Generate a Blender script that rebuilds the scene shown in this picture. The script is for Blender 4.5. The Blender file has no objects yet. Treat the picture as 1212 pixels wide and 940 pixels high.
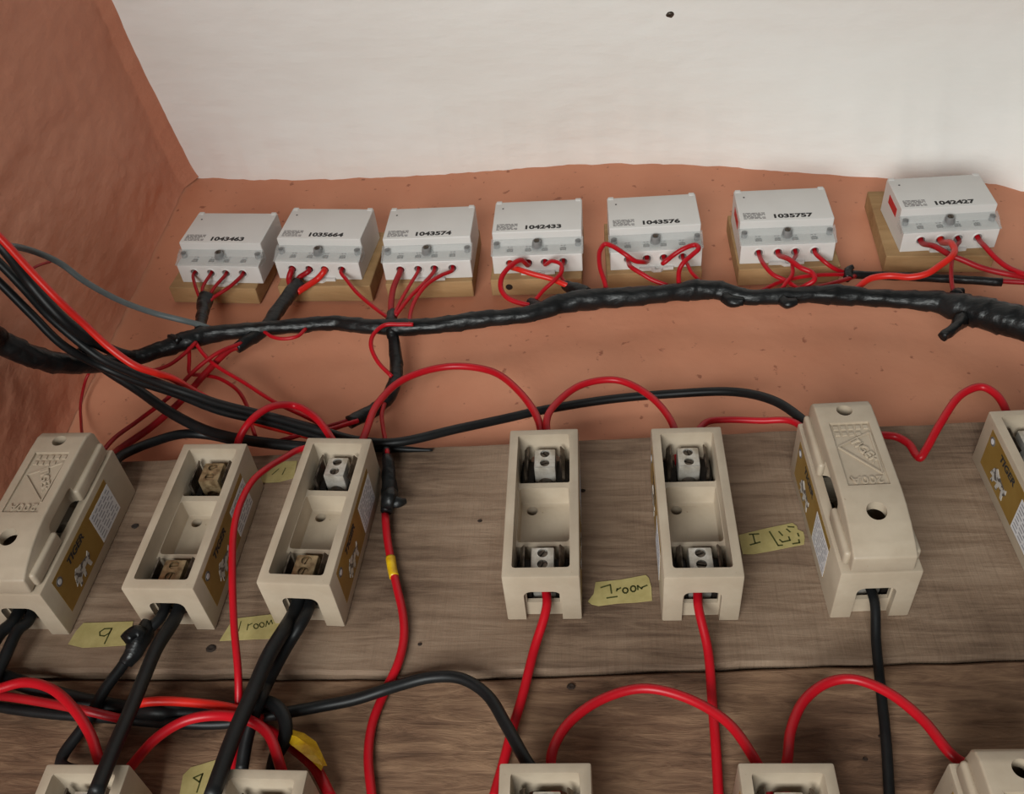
import bpy, bmesh, math, random
from mathutils import Vector, Matrix, noise
random.seed(7)
scn = bpy.context.scene
col = scn.collection

# ------------------------------------------------------------------ camera
CAM_LOC = Vector((0.0083, -0.6547, -0.7573))
YAW, PITCH, ROLL, FPX = 0.1543, 0.7991, 0.0957, 1115.31
cy_, sy_, cp_, sp_ = math.cos(YAW), math.sin(YAW), math.cos(PITCH), math.sin(PITCH)
FWD = Vector((-sy_*cp_, cy_*cp_, sp_)); RT = Vector((cy_, sy_, 0)); UP = RT.cross(FWD)
RT, UP = (RT*math.cos(ROLL) + UP*math.sin(ROLL)), (UP*math.cos(ROLL) - RT*math.sin(ROLL))
camd = bpy.data.cameras.new('camera'); cam = bpy.data.objects.new('camera', camd); col.objects.link(cam)
camd.sensor_fit = 'HORIZONTAL'; camd.sensor_width = 36; camd.lens = FPX/1212*36
camd.clip_start = 0.01; camd.clip_end = 60
mw = Matrix((RT, UP, -FWD)).transposed().to_4x4(); mw.translation = CAM_LOC
cam.matrix_world = mw
scn.camera = cam

# ------------------------------------------------------------------ light
w = bpy.data.worlds.new('world'); scn.world = w; w.use_nodes = True
bg = w.node_tree.nodes['Background']
bg.inputs[0].default_value = (1.0, 0.96, 0.92, 1); bg.inputs[1].default_value = 0.075

def area(name, loc, target, sx, sy, power, colr):
    d = bpy.data.lights.new(name, 'AREA'); d.shape = 'RECTANGLE'; d.size = sx; d.size_y = sy
    d.energy = power; d.color = colr
    o = bpy.data.objects.new(name, d); col.objects.link(o); o.location = loc
    o.rotation_euler = (Vector(target) - Vector(loc)).to_track_quat('-Z', 'Y').to_euler()
    return o
# daylight from an open door behind and to the left of the photographer
area('door_daylight', (-0.46, -1.20, -1.98), (0.12, 0, 0.05), 1.0, 0.9, 49, (0.97, 1.0, 0.97))
scn.view_settings.view_transform = 'Standard'; scn.view_settings.look = 'None'
scn.view_settings.gamma = 1; scn.view_settings.use_curve_mapping = False
scn.view_settings.exposure = 0.0

# ------------------------------------------------------------------ helpers
def W(px, py, h):
    """a point on the photo's line of sight through (px, py), h metres in front of the back wall"""
    d = RT*((px-606.0)/FPX) - UP*((py-470.0)/FPX) + FWD
    return CAM_LOC + d*((-h - CAM_LOC.y)/d.y)

def srgb(r, g, b):
    f = lambda c: (c/255/12.92 if c/255 <= 0.04045 else ((c/255+0.055)/1.055)**2.4)
    return (f(r), f(g), f(b), 1)

MAT = {}
def mat(name, c, rough=0.5, metal=0.0, c2=None, nscale=20, detail=6, lo=.35, hi=.65, bump=0, bscale=None, bdist=.002,
        stretch=(1,1,1), spots=None, spot_scale=60, spot_at=.7, trans=0, alpha=1, ior=1.45, spec=.5, rough2=None, coat=0):
    m = bpy.data.materials.new(name); m.use_nodes = True; nt = m.node_tree; N, L = nt.nodes, nt.links
    p = N['Principled BSDF']
    p.inputs['Roughness'].default_value = rough; p.inputs['Metallic'].default_value = metal
    p.inputs['IOR'].default_value = ior; p.inputs['Transmission Weight'].default_value = trans
    p.inputs['Alpha'].default_value = alpha; p.inputs['Specular IOR Level'].default_value = spec
    p.inputs['Coat Weight'].default_value = coat
    p.inputs['Base Color'].default_value = c
    if c2 or bump or spots or rough2:
        tc = N.new('ShaderNodeTexCoord'); mp = N.new('ShaderNodeMapping'); mp.inputs['Scale'].default_value = stretch
        L.new(tc.outputs['Object'], mp.inputs[0])
        out = None
        if c2:
            n = N.new('ShaderNodeTexNoise'); n.inputs['Scale'].default_value = nscale; n.inputs['Detail'].default_value = detail
            n.inputs['Roughness'].default_value = .6
            L.new(mp.outputs[0], n.inputs['Vector'])
            r = N.new('ShaderNodeValToRGB'); r.color_ramp.elements[0].position = lo; r.color_ramp.elements[1].position = hi
            r.color_ramp.elements[0].color = c; r.color_ramp.elements[1].color = c2
            L.new(n.outputs['Fac'], r.inputs[0]); out = r.outputs[0]
            if rough2:
                mr = N.new('ShaderNodeMapRange'); mr.inputs[3].default_value = rough; mr.inputs[4].default_value = rough2
                L.new(n.outputs['Fac'], mr.inputs[0]); L.new(mr.outputs[0], p.inputs['Roughness'])
        if spots:
            n2 = N.new('ShaderNodeTexNoise'); n2.inputs['Scale'].default_value = spot_scale; n2.inputs['Detail'].default_value = 3
            L.new(mp.outputs[0], n2.inputs['Vector'])
            r2 = N.new('ShaderNodeValToRGB'); r2.color_ramp.elements[0].position = spot_at; r2.color_ramp.elements[1].position = spot_at+.06
            r2.color_ramp.elements[0].color = (0,0,0,1); r2.color_ramp.elements[1].color = (1,1,1,1)
            L.new(n2.outputs['Fac'], r2.inputs[0])
            mx = N.new('ShaderNodeMix'); mx.data_type = 'RGBA'
            L.new(r2.outputs[0], mx.inputs[0])
            if out: L.new(out, mx.inputs[6])
            else: mx.inputs[6].default_value = c
            mx.inputs[7].default_value = spots; out = mx.outputs[2]
        if out: L.new(out, p.inputs['Base Color'])
        if bump:
            n3 = N.new('ShaderNodeTexNoise'); n3.inputs['Scale'].default_value = bscale or nscale; n3.inputs['Detail'].default_value = 5
            L.new(mp.outputs[0], n3.inputs['Vector'])
            b = N.new('ShaderNodeBump'); b.inputs['Strength'].default_value = bump; b.inputs['Distance'].default_value = bdist
            L.new(n3.outputs['Fac'], b.inputs['Height']); L.new(b.outputs[0], p.inputs['Normal'])
    MAT[name] = m
    return m

mat('orange_plaster', srgb(204,136,105), .62, c2=srgb(212,147,116), nscale=5, bump=.35, bscale=38, bdist=.003, spots=srgb(166,104,80), spot_scale=90, spot_at=.67, spec=.35)
mat('orange_rough_plaster', srgb(200,131,103), .55, c2=srgb(210,145,117), nscale=6, bump=.55, bscale=55, bdist=.006, stretch=(1,1,.55), spec=.35)
mat('white_plaster', srgb(232,228,222), .7, c2=srgb(240,238,234), nscale=4, bump=.55, bscale=45, bdist=.004, stretch=(.4,1,1), spec=.25)
mat('porcelain', srgb(170,154,134), .42, c2=srgb(182,167,147), nscale=30, spots=srgb(150,132,110), spot_scale=230, spot_at=.72, bump=.06, bscale=200, bdist=.0005)
mat('white_plastic', srgb(208,204,200), .42, c2=srgb(214,211,207), nscale=12)
mat('clear_plastic', (.66,.68,.67,1), .12, alpha=.22, spec=.6)
mat('smoky_plastic', srgb(150,150,148), .3, c2=srgb(110,110,110), nscale=90)
mat('hole_black', (.008,.007,.006,1), .8)
mat('print_black', srgb(40,38,38), .7)
mat('print_grey', srgb(104,100,100), .7)
mat('label_print', srgb(150,148,152), .7)
mat('red_pvc', srgb(182,15,29), .38, c2=srgb(168,12,26), nscale=25, spec=.4)
mat('shaded_red_pvc', srgb(164,20,28), .42, c2=srgb(146,16,26), nscale=25, spec=.4)  # darker copy of the red, shade on the wires put into the colour
mat('orange_red_pvc', srgb(214,38,26), .38, c2=srgb(198,30,24), nscale=25)
mat('black_pvc', srgb(15,16,17), .45, c2=srgb(24,25,26), nscale=40, spec=.35, bump=.1, bscale=90, bdist=.001)
mat('grey_pvc', srgb(92,99,100), .45, c2=srgb(108,114,114), nscale=30)
mat('black_tape', srgb(11,12,13), .28, c2=srgb(24,25,26), nscale=40, spec=.45, bump=.6, bscale=60, bdist=.004, rough2=.5, stretch=(.6,1,1.5))
mat('yellow_tape', srgb(225,182,22), .4, c2=srgb(190,140,10), nscale=120, bump=.4, bscale=150, bdist=.001)
mat('red_sticker', srgb(190,22,30), .45)
mat('steel', srgb(205,200,192), .36, metal=.6, c2=srgb(170,162,150), nscale=120)
mat('aged_brass', srgb(168,146,112), .4, metal=.6, c2=srgb(110,88,62), nscale=160)
mat('dark_steel', srgb(112,100,88), .42, metal=.7, c2=srgb(48,40,34), nscale=120)
mat('well_shade_metal', srgb(44,36,30), .6, metal=.3, c2=srgb(24,20,17), nscale=120)  # near-black metal standing in for shade inside the deep terminal wells
mat('gold_foil', srgb(158,126,62), .42, metal=.3, c2=srgb(146,112,48), nscale=40)
mat('label_white', srgb(214,212,214), .5)
mat('silver_print', srgb(196,192,186), .45, metal=.2, c2=srgb(90,84,80), nscale=160, lo=.5, hi=.56)
mat('note_tape', srgb(150,136,84), .7, c2=srgb(172,157,104), nscale=60)
mat('pen_ink', srgb(60,62,18), .7)

def wood(name, dark, mid, light, scale, sx, grain, saw=0, rot=(0,0,0)):
    m = bpy.data.materials.new(name); m.use_nodes = True; nt = m.node_tree; N, L = nt.nodes, nt.links
    p = N['Principled BSDF']; p.inputs['Roughness'].default_value = .72; p.inputs['Specular IOR Level'].default_value = .25
    tc = N.new('ShaderNodeTexCoord'); mp = N.new('ShaderNodeMapping'); mp.inputs['Scale'].default_value = (sx,1,1); mp.inputs['Rotation'].default_value = rot
    L.new(tc.outputs['Object'], mp.inputs[0])
    n = N.new('ShaderNodeTexNoise'); n.inputs['Scale'].default_value = scale; n.inputs['Detail'].default_value = 9; n.inputs['Roughness'].default_value = .68; n.inputs['Distortion'].default_value = .6
    L.new(mp.outputs[0], n.inputs['Vector'])
    n2 = N.new('ShaderNodeTexNoise'); n2.inputs['Scale'].default_value = 7; n2.inputs['Detail'].default_value = 4
    L.new(tc.outputs['Object'], n2.inputs['Vector'])
    ad = N.new('ShaderNodeMath'); ad.operation = 'MULTIPLY_ADD'; ad.inputs[1].default_value = .55; 
    L.new(n2.outputs['Fac'], ad.inputs[0]); 
    m2 = N.new('ShaderNodeMath'); m2.operation = 'MULTIPLY'; m2.inputs[1].default_value = .5
    L.new(n.outputs['Fac'], m2.inputs[0]); L.new(m2.outputs[0], ad.inputs[2])
    r = N.new('ShaderNodeValToRGB'); e = r.color_ramp.elements
    e[0].position = .36; e[0].color = dark; e[1].position = .68; e[1].color = light
    x = r.color_ramp.elements.new(.5); x.color = mid
    L.new(ad.outputs[0], r.inputs[0]); L.new(r.outputs[0], p.inputs['Base Color'])
    # fine saw marks across the grain
    mp2 = N.new('ShaderNodeMapping'); mp2.inputs['Scale'].default_value = (14 if saw else 1, 1, 1.2); mp2.inputs['Rotation'].default_value = (0, .5 if saw else 0, 0)
    L.new(tc.outputs['Object'], mp2.inputs[0])
    n3 = N.new('ShaderNodeTexNoise'); n3.inputs['Scale'].default_value = 18; n3.inputs['Detail'].default_value = 4
    L.new(mp2.outputs[0], n3.inputs['Vector'])
    s = N.new('ShaderNodeMath'); s.operation = 'ADD'; L.new(n.outputs['Fac'], s.inputs[0]); L.new(n3.outputs['Fac'], s.inputs[1])
    b = N.new('ShaderNodeBump'); b.inputs['Strength'].default_value = grain; b.inputs['Distance'].default_value = .003
    L.new(s.outputs[0], b.inputs['Height']); L.new(b.outputs[0], p.inputs['Normal'])
    MAT[name] = m
wood('grey_wood', srgb(84,65,52), srgb(124,102,84), srgb(152,130,110), 150, .10, .42, saw=1)
wood('brown_wood', srgb(58,40,30), srgb(112,85,66), srgb(162,130,102), 150, .15, .6, rot=(0,-.22,0))
wood('block_wood', srgb(126,94,60), srgb(160,126,86), srgb(186,152,110), 40, .14, .35)
mat('wood_knot', srgb(54,38,28), .85, c2=srgb(34,24,18), nscale=150)

def link(name, me, m, parent=None):
    o = bpy.data.objects.new(name, me); col.objects.link(o)
    if m is not None:
        me.materials.clear(); me.materials.append(MAT[m])
    if parent: o.parent = parent
    return o
def bm_obj(name, bm, m, parent=None, smooth=False):
    me = bpy.data.meshes.new(name); bm.normal_update(); bm.to_mesh(me); bm.free()
    if smooth:
        for p in me.polygons: p.use_smooth = True
    return link(name, me, m, parent)
def tag(o, label=None, cat=None, group=None, kind=None):
    if label: o['label'] = label
    if cat: o['category'] = cat
    if group: o['group'] = group
    if kind: o['kind'] = kind
    return o
def empty(name, loc, ry=0):
    o = bpy.data.objects.new(name, None); col.objects.link(o); o.location = loc; o.rotation_euler = (0, ry, 0)
    o.empty_display_size = .02
    return o
def copy_tree(o, parent=None):
    c = o.copy(); col.objects.link(c); c.parent = parent
    for ch in [x for x in o.children]: copy_tree(ch, c)
    return c
def box(bm, x0, x1, y0, y1, z0, z1, bev=0, seg=2):
    vs = [bm.verts.new((x, y, z)) for x in (x0, x1) for y in (y0, y1) for z in (z0, z1)]
    fs = [bm.faces.new([vs[i] for i in q]) for q in ((0,1,3,2),(4,6,7,5),(0,4,5,1),(2,3,7,6),(0,2,6,4),(1,5,7,3))]
    bmesh.ops.recalc_face_normals(bm, faces=fs)
    if bev:
        es = list({e for f in fs for e in f.edges})
        bmesh.ops.bevel(bm, geom=es, offset=bev, segments=seg, affect='EDGES', profile=.5)
    return bm
def prism(bm, poly, axis, a0, a1, bev=0, seg=2):
    """extrude a 2-D polygon along an axis ('x': poly=(y,z), 'y': poly=(x,z), 'z': poly=(x,y))"""
    def P(p, a): return {'x': (a, p[0], p[1]), 'y': (p[0], a, p[1]), 'z': (p[0], p[1], a)}[axis]
    A = [bm.verts.new(P(p, a0)) for p in poly]; B = [bm.verts.new(P(p, a1)) for p in poly]
    n = len(poly); fs = [bm.faces.new(A), bm.faces.new(B[::-1])]
    for i in range(n): fs.append(bm.faces.new([A[i], B[i], B[(i+1) % n], A[(i+1) % n]]))
    bmesh.ops.recalc_face_normals(bm, faces=fs)
    if bev:
        es = list({e for f in fs for e in f.edges})
        bmesh.ops.bevel(bm, geom=es, offset=bev, segments=seg, affect='EDGES', profile=.5)
    return bm
def cyl(bm, c, axis, r, a0, a1, n=20, r1=None):
    r1 = r if r1 is None else r1
    def P(u, v, a): return {'x': (a, c[0]+u, c[1]+v), 'y': (c[0]+u, a, c[1]+v), 'z': (c[0]+u, c[1]+v, a)}[axis]
    A = [bm.verts.new(P(r*math.cos(t), r*math.sin(t), a0)) for t in [2*math.pi*i/n for i in range(n)]]
    B = [bm.verts.new(P(r1*math.cos(t), r1*math.sin(t), a1)) for t in [2*math.pi*i/n for i in range(n)]]
    fs = [bm.faces.new(A), bm.faces.new(B[::-1])]
    for i in range(n): fs.append(bm.faces.new([A[i], B[i], B[(i+1) % n], A[(i+1) % n]]))
    bmesh.ops.recalc_face_normals(bm, faces=fs)
    return bm
def boolean(bm, cutters, name):
    """bm minus every cutter bmesh; gives a plain mesh"""
    def tmp(b):
        me = bpy.data.meshes.new('tmp'); b.to_mesh(me); b.free()
        o = bpy.data.objects.new('tmp', me); col.objects.link(o); return o
    t = tmp(bm); cs = [tmp(c) for c in cutters]
    for c in cs:
        md = t.modifiers.new('b', 'BOOLEAN'); md.operation = 'DIFFERENCE'; md.object = c; md.solver = 'EXACT'
    dg = bpy.context.evaluated_depsgraph_get(); dg.update()
    me = bpy.data.meshes.new_from_object(t.evaluated_get(dg)); me.name = name
    for o in [t]+cs:
        d = o.data; bpy.data.objects.remove(o); bpy.data.meshes.remove(d)
    return me
FONT = {}
def text_mesh(s, size, ext=.0001, bold=0.0, xs=1.0, align='CENTER', shear=0):
    key = (s, size, ext, bold, xs, align, shear)
    if key in FONT: return FONT[key]
    cu = bpy.data.curves.new('txt', 'FONT'); cu.body = s; cu.size = size; cu.extrude = ext; cu.offset = bold*size
    cu.align_x = align; cu.align_y = 'CENTER'; cu.resolution_u = 3; cu.shear = shear
    o = bpy.data.objects.new('txt', cu); col.objects.link(o)
    dg = bpy.context.evaluated_depsgraph_get(); dg.update()
    me = bpy.data.meshes.new_from_object(o.evaluated_get(dg))
    for v in me.vertices: v.co.x *= xs
    bpy.data.objects.remove(o); bpy.data.curves.remove(cu)
    FONT[key] = me
    return me
def smooth_by_angle(me, deg=35):
    for p in me.polygons: p.use_smooth = True
    bm = bmesh.new(); bm.from_mesh(me)
    for e in bm.edges:
        if len(e.link_faces) == 2: e.smooth = e.calc_face_angle(0) < math.radians(deg)
        else: e.smooth = False
    bm.to_mesh(me); bm.free()
    return me

def spline(pts, rad, per=7):
    """centripetal-ish Catmull-Rom through the points; radii interpolate"""
    n = len(pts); P = [pts[0]*2-pts[1]] + list(pts) + [pts[-1]*2-pts[-2]]; out = []
    for i in range(n-1):
        p0, p1, p2, p3 = P[i], P[i+1], P[i+2], P[i+3]
        d0, d1, d2 = [max(1e-6, (b-a).length**.5) for a, b in ((p0,p1),(p1,p2),(p2,p3))]
        m1 = ((p1-p0)/d0 - (p2-p0)/(d0+d1) + (p2-p1)/d1)*d1
        m2 = ((p2-p1)/d1 - (p3-p1)/(d1+d2) + (p3-p2)/d2)*d1
        for k in range(per):
            t = k/per; t2, t3 = t*t, t*t*t
            out.append((p1*(2*t3-3*t2+1) + m1*(t3-2*t2+t) + p2*(-2*t3+3*t2) + m2*(t3-t2), rad[i]*(1-t)+rad[i+1]*t))
    out.append((pts[-1], rad[-1]))
    return out
def tube(name, pts, r, m, parent=None, sides=10, lump=0, seed=0, per=7, flat=0, wrap=0):
    pts = [Vector(p) for p in pts]
    rad = [r]*len(pts) if isinstance(r, (int, float)) else list(r)
    return skin(name, spline(pts, rad, per), m, parent, sides, lump, seed, flat, wrap)
def skin(name, S, m, parent=None, sides=10, lump=0, seed=0, flat=0, wrap=0):
    n = len(S)
    bm = bmesh.new(); rings = []; nrm = None; acc = 0
    for i, (c, rr) in enumerate(S):
        t = (S[min(i+1, n-1)][0] - S[max(i-1, 0)][0]).normalized()
        if nrm is None:
            nrm = t.orthogonal().normalized()
        nrm = (nrm - t*nrm.dot(t)).normalized(); bn = t.cross(nrm)
        if i: acc += (c - S[i-1][0]).length
        ring = []
        for k in range(sides):
            a = 2*math.pi*k/sides; q = 1.0
            d = nrm*math.cos(a) + bn*math.sin(a)
            if lump:
                q += lump*noise.noise(Vector((acc*38+seed*3.1, math.cos(a)*1.1, math.sin(a)*1.1+seed)))
                q += .5*lump*noise.noise(Vector((acc*120+seed, math.cos(a)*2.3, math.sin(a)*2.3)))
            if wrap: q += wrap*(((acc/.024 + a/6.283) % 1.0) - .5)
            off = d*rr*q
            if flat: off.y *= (1-flat)
            ring.append(bm.verts.new(c + off))
        rings.append(ring)
    for a, b in zip(rings, rings[1:]):
        for k in range(sides): bm.faces.new([a[k], a[(k+1) % sides], b[(k+1) % sides], b[k]])
    bm.faces.new(rings[0][::-1]); bm.faces.new(rings[-1])
    bmesh.ops.recalc_face_normals(bm, faces=bm.faces)
    o = bm_obj(name, bm, m, parent, smooth=True)
    return o

# ================================================================== the room shell
def grid_surface(name, nu, nv, f, m):
    bm = bmesh.new(); V = [[bm.verts.new(f(i/(nu-1), j/(nv-1))) for j in range(nv)] for i in range(nu)]
    for i in range(nu-1):
        for j in range(nv-1): bm.faces.new([V[i][j], V[i+1][j], V[i+1][j+1], V[i][j+1]])
    return bm_obj(name, bm, m, smooth=True)

def xleft(y, z): return -.5650 - .0623*z + .075*y
EDGE = [(-.62,.386),(-.5867,.384),(-.53,.378),(-.486,.3716),(-.42,.366),(-.3637,.3645),(-.2456,.3642),(-.19,.3675),(-.1304,.3706),(-.075,.3755),
        (-.0278,.3777),(.0397,.3722),(.09,.3665),(.1491,.3569),(.20,.344),(.2531,.3318),(.3431,.3126),(.4012,.3002),(.4502,.2965),(.4771,.2867),(.5031,.2694),(.60,.255),(1.2,.25)]
def zedge(x):
    for (a, za), (b, zb) in zip(EDGE, EDGE[1:]):
        if a <= x <= b: return za + (zb-za)*(x-a)/(b-a)
    return EDGE[0][1] if x < EDGE[0][0] else EDGE[-1][1]
def sstep(t): t = max(0, min(1, t)); return t*t*(3-2*t)
def nz(p, s): return noise.noise(Vector(p)*s)

def f_back(u, v):
    x = -.62 + u*1.62; z = -1.0 + v*1.40
    return Vector((x, .0012*nz((x, 0, z), 6) + .0006*nz((x, 2, z), 25) + .0022, z))
wall = tag(grid_surface('wall_back', 160, 140, f_back, 'orange_plaster'), 'orange painted plaster wall behind the meters', None, kind='structure')
def f_left(u, v):
    y = -.80*(u**1.3)
    zt = zedge(-.58)*1.0 - .030
    if v <= .9: z = -1.0 + (zt+1.0)*(v/.9); dx = 0
    else: k = (v-.9)/.1; z = zt + .040*k; dx = .020*k
    amp = .0035 if v < .9 else .0012
    fil = .006*math.exp(-abs(y)/.012)
    b = amp*(.6*nz((0, y*1.2, z*.7), 16) + .5*abs(nz((3, y, z*.6), 34)) + .35*nz((5, y, z), 60))
    return Vector((xleft(y, z) + dx + b + fil, y, z))
tag(grid_surface('wall_left', 200, 190, f_left, 'orange_rough_plaster'), 'orange side wall of rough uneven plaster', None, kind='structure')
def f_ceil(u, v):
    x = -.66 + u*1.9; y = .004 - 1.5*(v**1.6)
    ze = zedge(x) + .0034*nz((x, 0, 0), 34) + .0022*nz((x, 4, 0), 95); far = .376
    k = sstep(-y/.17)
    z = ze + (far-ze)*k + .0010*nz((x*.6, y*1.4, 1), 10)*min(1, -y/.03+.1) + .0006*nz((x, y*2, 5), 40)*min(1, max(0, -y)/.02)
    return Vector((x, y, z))
ceil = tag(grid_surface('ceiling', 240, 130, f_ceil, 'white_plaster'), 'white plastered ceiling with a wavy lower edge', None, kind='structure')
# a chip in the ceiling plaster
bm = bmesh.new(); bmesh.ops.create_icosphere(bm, subdivisions=2, radius=.004)
for v_ in bm.verts: v_.co = Vector((v_.co.x*1.3, v_.co.y*1.0, v_.co.z*.5)) * (1+.35*nz(v_.co, 300))
d_ = RT*((793-606)/FPX) - UP*((17-470)/FPX) + FWD
pc = CAM_LOC + d_*((.3765-CAM_LOC.z)/d_.z)
o = bm_obj('plaster_chip', bm, 'dark_steel', ceil, True); o.location = pc

# ================================================================== boards
HB = .030
def plank(name, m, zt, zb, x0, x1, hf, hback, seed, label):
    """a plank whose top and bottom edges are functions of x; hf(x) = distance of its face from the wall"""
    bm = bmesh.new(); n = 90; A = []
    for i in range(n):
        x = x0 + (x1-x0)*i/(n-1); jt = .0012*nz((x, seed, 0), 30); jb = .0016*nz((x, seed, 3), 24) + .001*nz((x, seed, 8), 90)
        t, b_, h = zt(x)+jt, zb(x)+jb, hf(x); e = .0025
        A.append([bm.verts.new(p) for p in ((x, -hback, t), (x, -h+e, t), (x, -h, t-e), (x, -h, b_+e), (x, -h+e*1.2, b_), (x, -hback, b_))])
    for a, b in zip(A, A[1:]):
        for k in range(6): bm.faces.new([a[k], a[(k+1) % 6], b[(k+1) % 6], b[k]])
    bm.faces.new(A[0]); bm.faces.new(A[-1][::-1])
    bmesh.ops.recalc_face_normals(bm, faces=bm.faces)
    o = bm_obj(name, bm, m)
    return tag(o, label, 'board')
up_t = lambda x: -.1660 + .050*(x+.06)
up_b = lambda x: -.3990 + .053*(x+.04) if x > -.1 else -.4022 - .010*(x+.1)*(-1) + .0
h_low = lambda x: .0215 + .0075*max(0, min(1, (x+.45)/.55))
board_up = plank('wooden_board', 'grey_wood', up_t, up_b, -.531, .80, lambda x: HB, .003, 1, 'grey weathered plank carrying the upper row of fuse holders')
board_lo = plank('wooden_board', 'brown_wood', lambda x: up_b(x)-.0022, lambda x: -.70, -.531, .80, h_low, .003, 2, 'brown rough-sawn plank carrying the lower row of fuse holders')
def knot(px, py, h, r, parent, m='wood_knot'):
    bm = bmesh.new(); p = W(px, py, h); n = 14
    A = [bm.verts.new((p.x+r*math.cos(t)*(1+.25*nz((t, px, 0), 1.3)), p.y-.0003, p.z+r*.8*math.sin(t)*(1+.25*nz((t, px, 4), 1.3)))) for t in [2*math.pi*i/n for i in range(n)]]
    B = [bm.verts.new((p.x+(v.co.x-p.x)*.6, p.y-.0012, p.z+(v.co.z-p.z)*.6)) for v in A]
    c = bm.verts.new((p.x, p.y-.0003, p.z))
    for i in range(n):
        bm.faces.new([A[i], A[(i+1) % n], B[(i+1) % n], B[i]]); bm.faces.new([B[i], B[(i+1) % n], c])
    bmesh.ops.recalc_face_normals(bm, faces=bm.faces)
    return bm_obj('knot', bm, m, parent)
knot(160,623,HB,0.0035,board_up); knot(250,768,HB,0.0043,board_up); knot(497,763,HB,0.0017,board_up); knot(568,617,HB,0.0020,board_up); knot(690,581,HB,0.0023,board_up)
knot(676,813,.0285,0.0031,board_lo); knot(1024,899,.029,0.0017,board_lo); knot(1042,872,.029,0.0016,board_lo)

# ================================================================== fuse holders
FW, FL, FH = .0575, .150, .0562
def make_fuse_parts():
    P = {}
    bm = bmesh.new(); box(bm, -FW/2, FW/2, -FH, 0, -FL/2, FL/2, .0016, 2)
    cut = []
    c = bmesh.new(); box(c, -.0215, .0215, -FH-.01, -.038, -.0665, .0685, .0022, 2); cut.append(c)
    c = bmesh.new(); box(c, -.0205, .0205, -.042, -.0180, -.0295, .0255, .003, 2); cut.append(c)
    c = bmesh.new(); box(c, -.0210, .0210, -.042, -.006, .0310, .0680, .001, 1); cut.append(c)
    c = bmesh.new(); box(c, -.0210, .0210, -.042, -.006, -.0660, -.0335, .001, 1); cut.append(c)
    def arch(hw, w0, w1, r):   # polygon in (x, y=-w)
        pts = [(-hw, -w0), (hw, -w0)]
        for t in range(5): a = math.pi/2*t/4; pts.append((hw-r+r*math.cos(a), -(w1-r+r*math.sin(a))))
        for t in range(5): a = math.pi/2+math.pi/2*t/4; pts.append((-hw+r+r*math.cos(a), -(w1-r+r*math.sin(a))))
        return pts
    for s in (-1, 1):
        c = bmesh.new(); prism(c, arch(.0140, -.01, .0375, .006), 'z', s*.0695, s*.09); cut.append(c)
        c = bmesh.new(); prism(c, arch(.0125, .016, .0365 if s < 0 else .031, .005), 'z', s*.055, s*.075); cut.append(c)
    c = bmesh.new(); cyl(c, (-.0110, .0180), 'y', .0046, -.044, -.006, 18); cut.append(c)
    P['body'] = smooth_by_angle(boolean(bm, cut, 'fuse_body'), 30)
    # terminal: clamp block with a wire hole, two screws, two spring jaws
    bm = bmesh.new(); box(bm, -.0088, .0088, -.0460, -.0075, -.0105, .0105, .0012, 2)
    c1 = bmesh.new(); cyl(c1, (0, -.0270), 'z', .0062, -.02, .02, 18)
    cs = [c1]
    for v in (-.0050, .0052):
        c = bmesh.new(); cyl(c, (0, v), 'y', .0040, -.06, -.0425, 18); cs.append(c)
    P['terminal'] = smooth_by_angle(boolean(bm, cs, 'terminal'), 30)
    bm = bmesh.new(); cyl(bm, (0, 0), 'y', .0036, -.0447, -.039, 18)
    c = bmesh.new(); box(c, -.0007, .0007, -.05, -.0436, -.005, .005)
    P['screw'] = boolean(bm, [c], 'screw')
    # spring jaw: a bent strip beside the block
    bm = bmesh.new(); pr = [(-.0014, -.007), (-.0014, -.042), (-.0030, -.0468), (-.0020, -.0475), (.0008, -.043), (.0008, -.007)]
    prism(bm, pr, 'z', -.012, .012)
    P['jaw'] = bpy.data.meshes.new('jaw'); bm.to_mesh(P['jaw']); bm.free()
    bm = bmesh.new(); box(bm, -.0198, .0198, -.0300, -.0066, -.0118, .0118, .001, 1)  # dark filler strips beside the block, painting in the shade of the well
    c = bmesh.new(); box(c, -.0095, .0095, -.04, .01, -.0125, .0125)
    P['plate'] = boolean(bm, [c], 'plate')
    # sticker (built for the +x side, reading upwards)
    bm = bmesh.new(); box(bm, 0, .00025, -.0500, -.0110, -.060, .046); P['sticker'] = bpy.data.meshes.new('sticker'); bm.to_mesh(P['sticker']); bm.free()
    bm = bmesh.new(); box(bm, .0003, .0005, -.0440, -.0120, .008, .046); P['spec'] = bpy.data.meshes.new('spec'); bm.to_mesh(P['spec']); bm.free()
    bm = bmesh.new()
    rnd = random.Random(3)
    for i in range(8):
        y = -.0415 + i*.0036; a = .010
        while a < .042:
            l = rnd.uniform(.003, .009); b = min(a+l, .044)
            box(bm, .0005, .0006, y, y+.0014, a, b); a = b + rnd.uniform(.001, .003)
    P['spec_print'] = bpy.data.meshes.new('spec_print'); bm.to_mesh(P['spec_print']); bm.free()
    bm = bmesh.new(); cyl(bm, (-.0425, -.0535), 'x', .0040, .00025, .0006, 18); P['roundel'] = bpy.data.meshes.new('roundel'); bm.to_mesh(P['roundel']); bm.free()
    bm = bmesh.new(); cyl(bm, (-.0425, -.0535), 'x', .0024, .0006, .0008, 18); P['roundel_mark'] = bpy.data.meshes.new('roundel_mark'); bm.to_mesh(P['roundel_mark']); bm.free()
    # silver striding-animal emblem: body and legs as one outline (z along, y=-w up)
    out = [(-.044,.020),(-.040,.031),(-.034,.036),(-.030,.033),(-.022,.031),(-.013,.029),(-.009,.032),(-.008,.026),(-.012,.021),(-.011,.015),(-.015,.015),(-.017,.022),(-.023,.023),(-.025,.0145),(-.029,.0145),(-.028,.022),(-.033,.020),(-.036,.0145),(-.040,.0145),(-.038,.021)]
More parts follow.
